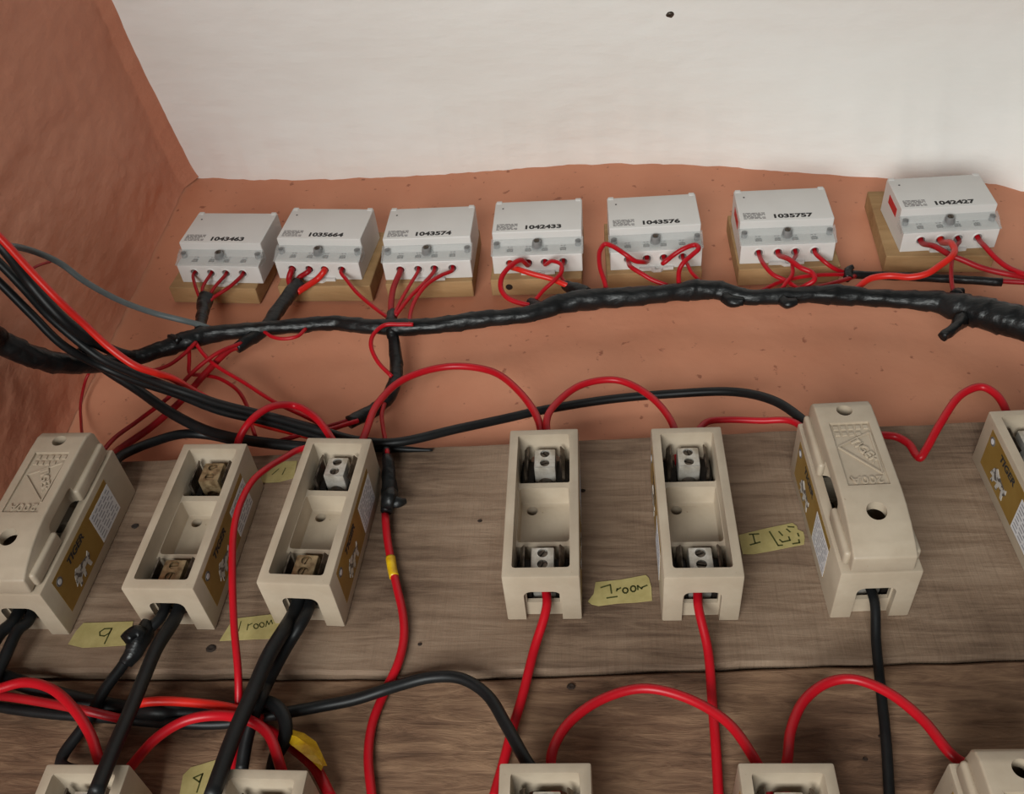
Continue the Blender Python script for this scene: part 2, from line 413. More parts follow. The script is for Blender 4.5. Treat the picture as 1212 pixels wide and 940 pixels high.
    bm = bmesh.new(); prism(bm, [(-b, a) for a, b in [(-.027+(q[0]+.026)*.82, .0225+(q[1]-.0245)*.8) for q in out]], 'x', .00025, .0006); P['emblem'] = bpy.data.meshes.new('emblem'); bm.to_mesh(P['emblem']); bm.free()
    t = text_mesh('TIGER', .0088, .00008, .03, 1.25, shear=.15).copy()
    # text plane (x right, y up) -> local (z along, -y up) on the +x side
    t.transform(Matrix(((0, 0, 1, .0004), (0, -1, 0, -.0425), (1, 0, 0, -.0225), (0, 0, 0, 1)))); P['word'] = t
    # carrier
    H = FH + .0006
    prof = [(-.0745,0),(-.0735,.0145),(-.064,.0195),(-.050,.0245),(-.036,.0276),(-.024,.0290),(-.015,.0292),(.048,.0300),(.062,.0296),(.0690,.0272),(.0725,.0220),(.0735,.010),(.0735,0)]
    bm = bmesh.new(); prism(bm, [(-(H+b), a) for a, b in prof], 'x', -.0222, .0222, .0016, 3)
    cs = []
    for s_ in (-1, 1):
        c = bmesh.new(); box(c, *sorted((s_*.0158, s_*.04)), -(H+.0190), -(H-.01), -.0265, .0165, .0045, 3); cs.append(c)
    for v, r in ((-.041, .0072), (.0572, .0060)):
        c = bmesh.new(); cyl(c, (0, v), 'y', r, -(H+.04), -(H+.010), 22); cs.append(c)
    c = bmesh.new(); box(c, -.0130, .0130, -(H+.0195), -(H-.01), -.0505, .0655, .002, 1); cs.append(c)
    c = bmesh.new(); box(c, -.0150, .0150, -(H+.04), -(H+.0276), -.0190, .0440); cs.append(c)
    P['carrier'] = smooth_by_angle(boolean(bm, cs, 'carrier'), 30)
    for q, (a, b) in enumerate(((-.0680, -.0250), (.0150, .0705))):
        bm = bmesh.new(); box(bm, .0210, .0266, -(H+.0135), -H, a, b, .0026, 3)
        P['grip%d' % q] = bpy.data.meshes.new('grip'); bm.to_mesh(P['grip%d' % q]); bm.free(); smooth_by_angle(P['grip%d' % q], 30)
    # embossing on the recessed plate
    bm = bmesh.new(); y0, y1 = -(H+.0288), -(H+.0275)
    def rib(p, q, wd):
        p, q = Vector(p), Vector(q); d = (q-p).normalized(); nn = Vector((-d.y, d.x))*wd/2
        prism(bm, [tuple(p+nn), tuple(q+nn), tuple(q-nn), tuple(p-nn)], 'y', y0, y1)
    tri = [(-.0130, .020), (.0135, .034), (.0125, -.0080)]
    for a, b in zip(tri, tri[1:]+tri[:1]): rib(a, b, .0012)
    for i in range(5): rib((-.0125+i*.0056, .0395), (-.0090+i*.0056, .0395), .0036)
    for i in range(4): rib((-.0125+i*.0052, .0330-i*.0002), (-.0090+i*.0052, .0330), .0030)
    P['ornament'] = bpy.data.meshes.new('ornament'); bm.to_mesh(P['ornament']); bm.free()
    t1 = text_mesh('TIGER', .0100, .0007, .012, 1.0).copy()
    a = math.radians(-63)
    t1.transform(Matrix.Translation((.0050, -(H+.0282), .0155)) @ Matrix.Rotation(math.radians(90), 4, 'X') @ Matrix.Rotation(a, 4, 'Z'))
    t2 = text_mesh('200A', .0098, .0007, .012, 1.1).copy()
    t2.transform(Matrix.Translation((0, -(H+.0282), -.0135)) @ Matrix.Rotation(math.radians(90), 4, 'X') @ Matrix.Rotation(math.pi, 4, 'Z'))
    P['emb1'], P['emb2'] = t1, t2
    return P
FP_ = make_fuse_parts()
def fuse(label, x, z, th, hb, covered=False, metal=('steel', 'steel'), group=None):
    root = empty('fuse_holder', (x, -hb, z), -th); tag(root, label, 'fuse holder', group)
    link('body', FP_['body'], 'porcelain', root)
    for i, v in enumerate((.0510, -.0510)):
        key = 'terminal_' + metal[i]
        if key not in FP_: FP_[key] = FP_['terminal'].copy()
        t = link('terminal', FP_[key], metal[i], root); t.location = (0.0005, 0, v)
        for dv in (-.0050, .0052):
            k2 = 'screw_' + metal[i]
            if k2 not in FP_: FP_[k2] = FP_['screw'].copy()
            s = link('screw', FP_[k2], 'dark_steel' if metal[i] == 'steel' else metal[i], t); s.location = (0, 0, dv); s.rotation_euler = (0, random.uniform(0, 3), 0)
        link('well_shade_strip', FP_['plate'], 'well_shade_metal', root).location = (0, 0, v)  # added dark strip, gives the well its shade by colour
        for sx in (-1, 1):
            j = link('spring_jaw', FP_['jaw'], 'dark_steel', root); j.location = (sx*.0160, 0, v); j.scale = (sx, 1, 1)
    for s in (1, -1):
        g = link('sticker', FP_['sticker'], 'gold_foil', root)
        if s == 1: g.location = (FW/2, 0, 0)
        else: g.location = (-FW/2, 0, 0); g.rotation_euler = (0, math.pi, 0)
        tag(g, 'gold foil brand sticker')
        for nm, key, mm in (('specification_label', 'spec', 'label_white'), ('fine_print', 'spec_print', 'label_print'), ('roundel', 'roundel', 'print_grey'), ('roundel_mark', 'roundel_mark', 'label_white'), ('emblem', 'emblem', 'silver_print'), ('brand_word', 'word', 'print_black')):
            link(nm, FP_[key], mm, g)
    if covered:
        c = link('carrier', FP_['carrier'], 'porcelain', root); tag(c, 'raised ceramic carrier plugged into the base')
        for sx in (1, -1):
            for q in (0, 1):
                gp = link('side_grip', FP_['grip%d' % q], 'porcelain', c)
                if sx < 0: gp.scale = (-1, 1, 1)
        link('ornament', FP_['ornament'], 'porcelain', c); link('lettering', FP_['emb1'], 'porcelain', c); link('lettering', FP_['emb2'], 'porcelain', c)
    return root
D = math.radians
FUSE = {}
def add_fuse(k, label, x, z, deg, hb=HB, **kw):
    FUSE[k] = (x, z, D(deg), hb); return fuse(label, x, z, D(deg), hb, **kw)
def FP(k, u, v, w_):
    x, z, t, hb = FUSE[k]; c, s = math.cos(t), math.sin(t)
    return Vector((x + c*u - s*v, -(hb+w_), z + s*u + c*v))
def from_corner(px, py, deg, hb, u, v):
    p = W(px, py, hb+FH); t = D(deg); c, s = math.cos(t), math.sin(t)
    return p.x - (c*u - s*v), p.z - (s*u + c*v), deg, hb
add_fuse(1, 'cream ceramic fuse holder with its carrier plugged in, beside the tape note marked 9', -.4542, -.2991, 0, covered=True)
add_fuse(2, 'open ceramic fuse holder with brassy terminals, a taped black cable below it', -.3350, -.2930, -.2, metal=('aged_brass', 'aged_brass'))
add_fuse(3, 'open ceramic fuse holder with two glossy black cables below, beside the ragged tape sleeve', -.2284, -.2879, -2.1, metal=('steel', 'aged_brass'))
add_fuse(4, 'open ceramic fuse holder where two red arching wires meet, beside the note marked 7', -.0486, -.2805, 1.4)
add_fuse(5, 'open ceramic fuse holder standing between two yellow tape notes, red wire below', .0691, -.2801, 1.3)
add_fuse(6, 'cream ceramic fuse holder with 200A carrier plugged in and one black cable below', .1908, -.2754, 3.0, covered=True)
add_fuse(7, 'open ceramic fuse holder on the grey plank fed by a kinked red wire', *from_corner(1170, 486.4, 3, HB, -FW/2, FL/2))
for k, (px, py, deg, lab) in {8: (55, 904, 1.2, 'open ceramic fuse holder on the brown plank below the note marked 9'),
        9: (262, 909, .4, 'open ceramic fuse holder on the brown plank next to the yellow tape tag'),
        10: (591, 903, 2.0, 'open ceramic fuse holder on the brown plank fed by a curved thick black cable'),
        11: (873, 902.5, 1.6, 'open ceramic fuse holder on the brown plank between two red arching wires')}.items():
    p = W(px, py, .085); hb = h_low(p.x)
    add_fuse(k, lab, *from_corner(px, py, deg, hb, -FW/2, FL/2))
p = W(1122, 902.7, .085)
add_fuse(12, 'ceramic fuse holder with its carrier plugged in, on the brown plank', *from_corner(1122, 902.7, 2.0, h_low(p.x), -FW/2, FL/2), covered=True)

# ================================================================== energy meters on wooden blocks
MW, LP, LT, HP, HT, HWB = .100, .0629, .0213, .0413, .0257, .022
HOLES = (-.0305, -.0100, .0085, .0290)
def make_meter_parts():
    P = {}; vb = -LP/2-LT; vp = -LP/2; vt = LP/2
    prof = [(vb,0),(vb,HT-.0022),(vb+.0022,HT-.0008),(vp-.0035,HT-.0008),(vp-.0005,HP-.0105),(vp,HP-.0100),(vp,HP-.001),(vp+.001,HP),(vt-.0015,HP),(vt,HP-.0015),(vt,0)]
    bm = bmesh.new(); prism(bm, [(-b, a) for a, b in prof], 'x', -MW/2, MW/2, .0006, 1)
    cs = []
    for u in HOLES:
        c = bmesh.new(); cyl(c, (u, -.0145), 'z', .0046, vb-.01, vb+.016, 20); cs.append(c)
    # hollow around the terminal screws under the cover
    for u in HOLES:
        c = bmesh.new(); box(c, u-.0036, u+.0036, -.04, -.0200, vb+.0065, vb+.0135); cs.append(c)
    P['housing'] = smooth_by_angle(boolean(bm, cs, 'housing'), 30)
    bm = bmesh.new()
    n = 20; u0 = 0
    A, B, C_, Dd = [], [], [], []
    for lst, r, z in ((A, .0064, vb), (B, .0057, vb-.0010), (C_, .0047, vb-.0010), (Dd, .0046, vb+.002)):
        for i in range(n): t = 2*math.pi*i/n; lst.append(bm.verts.new((r*math.cos(t), -.0145+r*math.sin(t), z)))
    for a, b in ((A, B), (B, C_), (C_, Dd)):
        for i in range(n): bm.faces.new([a[i], a[(i+1) % n], b[(i+1) % n], b[i]])
    bmesh.ops.recalc_face_normals(bm, faces=bm.faces)
    P['port'] = bpy.data.meshes.new('port'); bm.to_mesh(P['port']); bm.free()
    for f in P['port'].polygons: f.use_smooth = True
    bm = bmesh.new(); cyl(bm, (0, 0), 'y', .0031, -.0252, -.0205, 16)
    c = bmesh.new(); box(c, -.0005, .0005, -.03, -.0245, -.004, .004)
    P['tscrew'] = boolean(bm, [c], 'tscrew')
    # clear cover: thin bent sheet with end wings
    out = [(vp-.0002, HP-.0092), (vp-.0085, HP-.0108), (vb+.0060, HT+.0012), (vb-.0006, HT-.0006)]
    inn = [(vb-.0006, HT-.0014), (vb+.0064, HT+.0002), (vp-.0085, HP-.0116), (vp-.0002, HP-.0100)]
    bm = bmesh.new(); prism(bm, [(-b, a) for a, b in out+inn], 'x', -MW/2-.0012, MW/2+.0012)
    for s in (-1, 1):
        x0, x1 = sorted((s*(MW/2+.0004), s*(MW/2+.0014)))
        prism(bm, [(-b, a) for a, b in [(vp-.0002, HP-.008), (vp-.0085, HP-.010), (vb+.0060, HT+.001), (vb, HT-.001), (vb+.006, HT-.006), (vp, HT-.006)]], 'x', x0, x1)
    P['cover'] = bpy.data.meshes.new('cover'); bm.to_mesh(P['cover']); bm.free()
    # seal screw through the cover: boss and slotted head
    v0 = vp-.0085
    bm = bmesh.new(); cyl(bm, (0, v0), 'y', .0046, -(HP-.0070), -(HT+.001), 20, .0062); P['boss'] = bpy.data.meshes.new('boss'); bm.to_mesh(P['boss']); bm.free(); smooth_by_angle(P['boss'])
    bm = bmesh.new(); cyl(bm, (0, v0), 'y', .0030, -(HP-.0060), -(HP-.0072), 18)
    c = bmesh.new(); box(c, -.0005, .0005, -(HP), -(HP-.0066), v0-.005, v0+.005)
    P['head'] = boolean(bm, [c], 'head')
    # corner clip screws at the cover ends
    bm = bmesh.new(); cyl(bm, (0, vp-.0060), 'y', .0030, -(HP-.0098), -(HT), 14, .0034); P['clip'] = bpy.data.meshes.new('clip'); bm.to_mesh(P['clip']); bm.free(); smooth_by_angle(P['clip'])
    # mounting lug at the lower end
    bm = bmesh.new(); prism(bm, [(-.019, vb+.001), (.019, vb+.001), (.019, vb-.0035), (.008, vb-.0040), (.005, vb-.0072), (-.003, vb-.0072), (-.006, vb-.0040), (-.019, vb-.0035)], 'y', -.0034, 0)
    c = bmesh.new(); cyl(c, (.001, vb-.0035), 'y', .0026, -.01, .01, 16)
    P['lug'] = boolean(bm, [c], 'lug')
    # printing on the front plate
    bm = bmesh.new(); rnd = random.Random(11)
    for i in range(6):
        z = vp + .0045 + i*.0021; a = -.0455; end = -.0455 + (.0235 if i not in (2,) else .018)
        if i == 0: a += .0
        while a < end:
            b = min(end, a + rnd.uniform(.002, .006)); box(bm, a, b, -HP-.00012, -HP+.0001, z, z+.0011); a = b + rnd.uniform(.0006, .0014)
    P['fine'] = bpy.data.meshes.new('fine'); bm.to_mesh(P['fine']); bm.free()
    bm = bmesh.new(); cyl(bm, (-.0405, .0165), 'y', .0011, -HP-.00015, -HP+.0001, 12); P['led'] = bpy.data.meshes.new('led'); bm.to_mesh(P['led']); bm.free()
    bm = bmesh.new(); box(bm, -MW/2-.0003, -MW/2+.0001, -.0325, -.0225, -.018, .012); P['tag'] = bpy.data.meshes.new('tag'); bm.to_mesh(P['tag']); bm.free()
    bm = bmesh.new(); box(bm, .0425, .0490, -HP-.0006, -HP+.0022, vt-.0052, vt+.0006, .0008, 2)
    P['ear'] = bpy.data.meshes.new('ear'); bm.to_mesh(P['ear']); bm.free(); smooth_by_angle(P['ear'])
    # terminal number marks under the cover
    bm = bmesh.new()
    for u in HOLES:
        box(bm, u-.0030, u-.0006, -HT-.0001+.0008, -HT+.0009, vb+.0150, vb+.0165); box(bm, u+.0002, u+.0030, -HT-.0001+.0008, -HT+.0009, vb+.0150, vb+.0165)
    P['marks'] = bpy.data.meshes.new('marks'); bm.to_mesh(P['marks']); bm.free()
    return P
MP_ = make_meter_parts()
MLAB = {1: 'white electricity meter 1043463 nearest the rough side wall, four thin wires into one taped collar',
        2: 'white electricity meter 1035664 with three thick wires entering a slanting black sleeve',
        3: 'white electricity meter 1043574 whose four wires fan down to the vertical black sleeve',
        4: 'white electricity meter 1042433 with wires curling into a taped knot on the harness',
        5: 'white electricity meter 1043576 with a tall red hoop rising at each end',
        6: 'white electricity meter 1035757 with a red side label, wires sagging onto the harness',
        7: 'white electricity meter 1042427 with red side label on an oversized wooden block under the ceiling'}
BLAB = {1: 'wooden mounting block nearest the rough side wall, behind meter 1043463', 2: 'wooden block behind the black slanting sleeve and meter 1035664',
        3: 'wooden block behind the fan of four wires of meter 1043574', 4: 'wooden block with a dark knot behind meter 1042433',
        5: 'wooden block half hidden by the harness behind meter 1043576', 6: 'wooden block crossed by a level red wire behind meter 1035757',
        7: 'oversized wooden block reaching past one side of meter 1042427'}
METERS = {1: ('1043463', -.4384, .1527, -4.2), 2: ('1035664', -.3216, .1544, -4.4), 3: ('1043574', -.1982, .1490, .3), 4: ('1042433', -.0743, .1548, .4),
          5: ('1043576', .0553, .1562, 2.0), 6: ('1035757', .1981, .1599, .6), 7: ('1042427', .3699, .1744, 2.0)}
def meter(k):
    s, x, z, deg = METERS[k]
    root = empty('energy_meter', (x, -HWB, z), -D(deg))
    tag(root, MLAB[k], 'meter', 'electricity meters in a row under the ceiling')
    h = link('housing', MP_['housing'], 'white_plastic', root)
    link('plate_corner', MP_['ear'], 'white_plastic', root)
    link('plate_corner', MP_['ear'], 'white_plastic', root).location = (-.0915, 0, 0)
    me = text_mesh(s, .0098, .00006, .045, 1.24).copy()
    me.transform(Matrix.Translation((.0065, -HP-.0001, -LP/2+.0078)) @ Matrix.Rotation(math.radians(90), 4, 'X'))
    link('serial_number', me, 'print_black', h)
    link('fine_print', MP_['fine'], 'print_grey', h); link('indicator', MP_['led'], 'print_black', h); link('terminal_marks', MP_['marks'], 'print_grey', h)
    link('mounting_lug', MP_['lug'], 'white_plastic', root)
    for u in HOLES:
        p = link('terminal_port', MP_['port'], 'white_plastic', root); p.location = (u, 0, 0)
        t = link('terminal_screw', MP_['tscrew'], 'dark_steel', root); t.location = (u, 0, -LP/2-LT+.010)
    c = link('terminal_cover', MP_['cover'], 'clear_plastic', root); tag(c, 'clear plastic terminal cover')
    b = link('seal_screw', MP_['boss'], 'smoky_plastic', root); link('screw_head', MP_['head'], 'dark_steel', b)
    for u in (-.0455, .0455):
        q = link('cover_clip', MP_['clip'], 'smoky_plastic', root); q.location = (u, 0, 0)
    if k >= 6: tag(link('side_label', MP_['tag'], 'red_sticker', root), 'small red side label')
    return root
def MH(k, i, dv=0, w_=.0145):
    s, x, z, deg = METERS[k]; t = D(deg); c, sn = math.cos(t), math.sin(t)
    u, v = HOLES[i], -LP/2-LT-dv
    return Vector((x + c*u - sn*v, -(HWB+w_), z + sn*u + c*v))
# blocks: lower corners on the wall (x0, z0, x1, z1), top z
BLOCKS = {1: (-.5071, .0943, -.4000, .0865, .196), 2: (-.3745, .0900, -.2650, .0860, .198), 3: (-.2474, .0885, -.1480, .0895, .192), 4: (-.1273, .0903, -.0250, .0895, .194),
          5: (.0030, .0945, .1075, .0975, .196), 6: (.1470, .0965, .2560, .0985, .204), 7: (.3066, .1130, .4180, .1080, .245)}
BW = ['reddish', 'plain']
for k in METERS:
    x0, z0, x1, z1, zt = BLOCKS[k]
    sk = (z1-z0)/(x1-x0); dx = (zt-z0)*-sk
    bm = bmesh.new(); prism(bm, [(x0, z0), (x1, z1), (x1+dx, zt+(z1-z0)), (x0+dx, zt)], 'y', -HWB, 0, .0008, 1)
    c = Vector(((x0+x1)/2, 0, (z0+zt)/2))
    o = bm_obj('wooden_block', bm, 'block_wood')
    for v_ in o.data.vertices: v_.co -= c
    o.location = c
    tag(o, BLAB[k], 'block', 'wooden mounting blocks behind the meters')
    if k == 4:
        bm = bmesh.new(); p = W(603, 337, HWB); bmesh.ops.create_icosphere(bm, subdivisions=2, radius=.0042)
        p = Vector((W(603, 337, .012).x, -.012, .0903))
        for v_ in bm.verts: v_.co.z *= .35
        kn = bm_obj('knot', bm, 'wood_knot', o, True); kn.location = p - c
    meter(k)

# ================================================================== taped harness
VB = [(-20,392,.155,.0115),(0,404,.132,.0115),(30,419,.110,.0112),(70,430,.082,.0105),(115,431,.056,.0085),(150,426,.048,.0080),(190,414,.044,.0085),(225,402,.042,.0105),(250,396,.040,.0090),
      (300,390,.038,.0075),(350,386,.037,.0080),(395,382,.036,.0082),(430,386,.036,.0080),(470,388,.036,.0088),(520,385,.037,.0085),(560,379,.038,.0092),(600,375,.038,.0085),(630,371,.038,.0090),
      (660,361,.039,.0105),(700,354,.039,.0115),(750,351,.039,.0100),(800,346,.038,.0095),(825,343,.038,.0110),(850,344,.037,.0100),(880,351,.036,.0085),(920,351,.036,.0085),(960,349,.036,.0085),(990,349,.036,.0110),
      (1030,352,.036,.0088),(1070,355,.036,.0095),(1110,358,.037,.0115),(1140,365,.039,.0150),(1170,372,.041,.0165),(1200,380,.043,.0160),(1240,392,.045,.0150)]
harness = empty('taped_cable_harness', W(606, 375, 0))
tag(harness, 'thick black taped cable harness running under the row of meters', 'cable')
def htube(name, raw, m='black_tape', lump=.13, sides=16, seed=1, flat=0, wrap=.12, per=8):
    o = tube(name, [W(*q[:3]) for q in raw], [q[3] for q in raw], m, None, sides, lump, seed, per, flat, wrap)
    for v_ in o.data.vertices: v_.co -= harness.location
    o.parent = harness
    return o
htube('trunk', VB, sides=18, per=10)
htube('branch', [(244,352,.030,.0088),(242,360,.030,.0085),(240,370,.034,.0065),(238,382,.038,.0060),(236,396,.042,.0060)], seed=2)
htube('branch', [(353,337,.026,.0085),(345,346,.028,.0080),(330,366,.032,.0075),(314,388,.034,.0075),(296,402,.034,.0072),(280,412,.034,.0060)], seed=3)
htube('branch', [(464,371,.030,.0062),(463,378,.034,.0062),(463,390,.036,.0062),(466,402,.030,.0056),(469,430,.022,.0068),(468,450,.020,.0070),(460,470,.018,.0072),(442,486,.018,.0070),(413,500,.022,.0066)], seed=4)
htube('branch', [(1003,325,.020,.0045),(1060,327,.018,.0044),(1120,330,.018,.0044),(1186,334,.020,.0046)], lump=.08, seed=5)
htube('knot', [(627,359,.034,.0060),(635,363,.036,.0075),(645,368,.037,.0060)], seed=6)
htube('knot', [(669,338,.034,.0055),(680,343,.037,.0080),(695,350,.038,.0090)], seed=7)
htube('tape_tail', [(1137,379,.040,.0080),(1131,388,.044,.0052),(1122,394,.046,.0050),(1116,399,.046,.0046)], seed=8, lump=.35)
htube('tape_tail', [(1003,330,.024,.0045),(1004,320,.026,.0036),(1009,316,.026,.0024)], seed=9, lump=.4)
htube('tape_tail', [(858,352,.036,.0060),(866,356,.038,.0055),(880,357,.038,.0045)], seed=10, lump=.4)
htube('tape_tail', [(925,356,.038,.0045),(932,359,.040,.0048),(942,357,.040,.0040)], seed=11, lump=.4)
htube('tape_tail', [(206,402,.044,.0055),(203,400,.048,.0048),(212,404,.050,.0040)], seed=12, lump=.4)
htube('tape_tail', [(1130,352,.038,.0080),(1134,346,.038,.0045),(1140,345,.038,.0035)], seed=13, lump=.4)

# ================================================================== wires
WIRES = []
def wire(name, label, pts, r, m='red_pvc', group=None, cat='wire', **kw):
    P = [q if isinstance(q, Vector) else W(*q) for q in pts]
    rad = [r]*len(P) if isinstance(r, (int, float)) else list(r)
    WIRES.append(dict(name=name, label=label, cat=cat, group=group, m=m, kw=kw, S=spline(P, rad, kw.pop('per', 7))))
    return len(WIRES)-1
def settle_wires(obstacle, rounds=110):
    """where two wires would run through each other, ease the front one forward and the rear one back"""
    from mathutils.kdtree import KDTree
    paths = [w['S'] for w in WIRES] + [obstacle]
    pts, rad, own, wt, ray = [], [], [], [], []
    for k, S in enumerate(paths):
        n = len(S); acc = [0]
        for i in range(1, n): acc.append(acc[-1] + (S[i][0]-S[i-1][0]).length)
        for i, (p, r) in enumerate(S):
            pts.append(p.copy()); rad.append(r); own.append(k); ray.append((p-CAM_LOC).normalized())
            e = min(acc[i], acc[-1]-acc[i]); wt.append(0.0 if k == len(paths)-1 else max(0, min(1, (e-.006)/.015)))
    N = len(pts); rest = [p.copy() for p in pts]; off = [0.0]*N
    for it in range(rounds):
        kd = KDTree(N)
        for i, p in enumerate(pts): kd.insert(p, i)
        kd.balance(); push = [0.0]*N; hit = 0
        for i in range(N):
            if wt[i] <= 0: continue
            for q, j, d in kd.find_range(pts[i], rad[i] + .017):
                if own[j] == own[i]: continue
                R = rad[i] + rad[j] + .0006
                if d >= R: continue
                dv = pts[j]-pts[i]; dep = dv.dot(ray[i]); lat2 = max(0, d*d-dep*dep)
                need = math.sqrt(max(0, R*R-lat2)) - abs(dep)
                if abs(dep) < 1e-4: front = own[i] > own[j]
                else: front = dep > 0
                sh = .8*need * (1.0 if wt[j] <= 0 else .6)
                v = -sh if front else sh
                if abs(v) > abs(push[i]): push[i] = v
                hit += 1
        for i in range(N): off[i] += push[i]*min(1, wt[i]*2)
        # ease neighbours along each wire
        sm = off[:]
        for i in range(1, N-1):
            if wt[i] > 0 and own[i-1] == own[i] == own[i+1]: sm[i] = .12*off[i-1] + .76*off[i] + .12*off[i+1]
        off = sm
        for i in range(N):
            if wt[i] <= 0: continue
            p = rest[i] + ray[i]*off[i]; h = .004 + rad[i]
            if p.z < up_t(p.x)+.004: h = HB + rad[i] + .0003
            if p.z < up_b(p.x)-.012: h = h_low(p.x) + rad[i] + .0003
            if -p.y < h: off[i] -= (h + p.y)*.6/max(.3, abs(ray[i].y)); p = rest[i] + ray[i]*off[i]
            pts[i] = p
        if not hit: break
    k = 0
    for w in WIRES:
        S = w['S']
        for i in range(len(S)): S[i] = (pts[k], S[i][1]); k += 1
def build_wires():
    for w in WIRES:
        w['obj'] = tag(skin(w['name'], w['S'], w['m'], **w['kw']), w['label'], w['cat'], w['group'])
def mwire(k, i, pts, r, label, m='red_pvc'):
    return wire('red_wire', label, [MH(k, i, -.010), MH(k, i, -.002), MH(k, i, .005)] + pts, r, m)
ordn = ['first', 'second', 'third', 'fourth']
def ml(k, i, rest): return 'red wire from the %s terminal of meter %s %s' % (ordn[i], METERS[k][0], rest)
mwire(1,0,[(231,338,.034),(236,352,.030),(242,362,.031)],.0019,ml(1,0,'into the taped collar'),'shaded_red_pvc')
mwire(1,1,[(240,340,.034),(240,352,.032),(243,362,.032)],.0019,ml(1,1,'into the taped collar'),'shaded_red_pvc')
mwire(1,2,[(254,340,.034),(247,352,.032),(243,362,.032)],.0019,ml(1,2,'into the taped collar'),'shaded_red_pvc')
mwire(1,3,[(270,341,.034),(253,352,.031),(244,362,.031)],.0021,ml(1,3,'into the taped collar'),'shaded_red_pvc')
mwire(2,0,[(342,331,.030),(346,342,.026)],.0034,ml(2,0,'into a black sleeve'),'shaded_red_pvc')
mwire(2,1,[(354,329,.030),(350,340,.029)],.0030,ml(2,1,'into a black sleeve'),'shaded_red_pvc')
mwire(2,2,[(376,330,.030),(366,337,.028),(352,346,.027)],.0036,ml(2,2,'into a black sleeve'),'orange_red_pvc')
mwire(2,3,[(410,331,.034),(422,346,.032),(438,360,.032),(455,373,.034),(466,380,.038)],.0022,ml(2,3,'slanting to the harness'))
mwire(3,0,[(466,340,.034),(463,358,.033),(463,373,.033)],.0034,ml(3,0,'into the harness'),'shaded_red_pvc')
mwire(3,1,[(486,336,.036),(475,355,.036),(466,374,.035)],.0020,ml(3,1,'into the harness'))
mwire(3,2,[(503,334,.038),(485,352,.038),(468,374,.036)],.0022,ml(3,2,'into the harness'))
mwire(3,3,[(522,326,.040),(505,337,.042),(492,354,.040),(486,370,.040),(484.5,384,.043)],.0022,ml(3,3,'looping over the harness'))
mwire(4,1,[(616,308,.052),(604,315,.054),(594,328,.050),(593,342,.044),(600,352,.040),(613,358,.038),(630,362,.037)],.0028,ml(4,1,'curling back into a taped knot'))
mwire(4,0,[(614,319,.048),(633,325,.046),(652,330,.042),(678,341,.037)],.0030,ml(4,0,'crossing to a pointed tape end'),'orange_red_pvc')
mwire(4,2,[(654,309,.052),(664,313,.054),(665,321,.052),(656,332,.048),(644,343,.042),(632,357,.037)],.0022,ml(4,2,'curling down to a taped knot'))
mwire(4,3,[(664,318,.040),(665,329,.036),(676,341,.036)],.0020,ml(4,3,'dropping to a pointed tape end'))
mwire(5,1,[(760,310,.050),(752,309,.054),(740,301,.062),(725,291.5,.064),(716,289,.064),(710,297.5,.060),(710,315,.052),(716,335,.044),(719,350,.040)],.0026,ml(5,1,'rising in a hoop before the harness'))
mwire(5,0,[(748,317,.048),(759.6,324,.046),(771.5,331,.042),(790,338,.038)],.0025,ml(5,0,'slanting into the harness'))
mwire(5,2,[(786,311,.050),(797,302,.056),(810,294,.062),(823,290,.064),(827,294,.064),(819,302,.060),(809,311,.056),(804,320,.050),(803.5,340,.040)],.0026,ml(5,2,'doubling back in a tight bend'))
mwire(5,3,[(813,312,.040),(819,323,.038),(831,335,.036)],.0020,ml(5,3,'dropping into the harness'))
mwire(6,0,[(905,314,.042),(915,325,.040),(930,332,.038),(946,343,.037)],.0024,ml(6,0,'sagging into the harness'))
mwire(6,1,[(934,307,.050),(948,317,.050),(961,323,.048),(964,331,.046),(954,338,.043),(938,346,.038)],.0028,ml(6,1,'bending round over the block'))
mwire(6,2,[(938,311,.046),(937.6,325,.044),(930,335,.042),(923,346,.038)],.0022,ml(6,2,'dropping into the harness'))
mwire(6,3,[(975,309,.036),(986,317,.030),(1000,322.5,.022),(1014,326,.019)],.0024,ml(6,3,'into a slim black sleeve'))
wire('red_wire','thin red wire lying across the block of meter 1035757 above the harness',[(900,345,.034),(923,334,.032),(947.5,328,.030),(972,325.5,.028),(1012,325,.020)],.0022)
wire('red_wire','lower red wire running from the harness to the slim black sleeve',[(944,346,.036),(972,339,.034),(994,333,.030),(1012,327,.022)],.0024,'shaded_red_pvc')
mwire(7,0,[(1107,292,.050),(1125,302,.050),(1140,308,.048),(1158,315.6,.044),(1179,321.6,.040),(1230,331,.036)],.0030,ml(7,0,'running off past its block'),'shaded_red_pvc')
mwire(7,1,[(1126,288,.056),(1130,297,.058),(1125,305,.058),(1113,314,.054),(1097,324,.050),(1078,328,.046),(1052,326.5,.042),(1030,330,.040),(1010,345,.037)],.0034,ml(7,1,'sweeping back into the harness'),'orange_red_pvc')
mwire(7,2,[(1132,291,.042),(1127,307,.040),(1126,330,.038),(1130,353,.038)],.0022,ml(7,2,'dropping straight to the harness'),'shaded_red_pvc')
mwire(7,3,[(1167,293,.044),(1179,306,.042),(1194,317,.040),(1230,331,.044)],.0028,ml(7,3,'curving away past the board end'))
wire('red_wire','red wire leaving the end of the slim black sleeve',[(1176,332,.019),(1190,333,.019),(1230,335,.022)],.0028,'shaded_red_pvc')

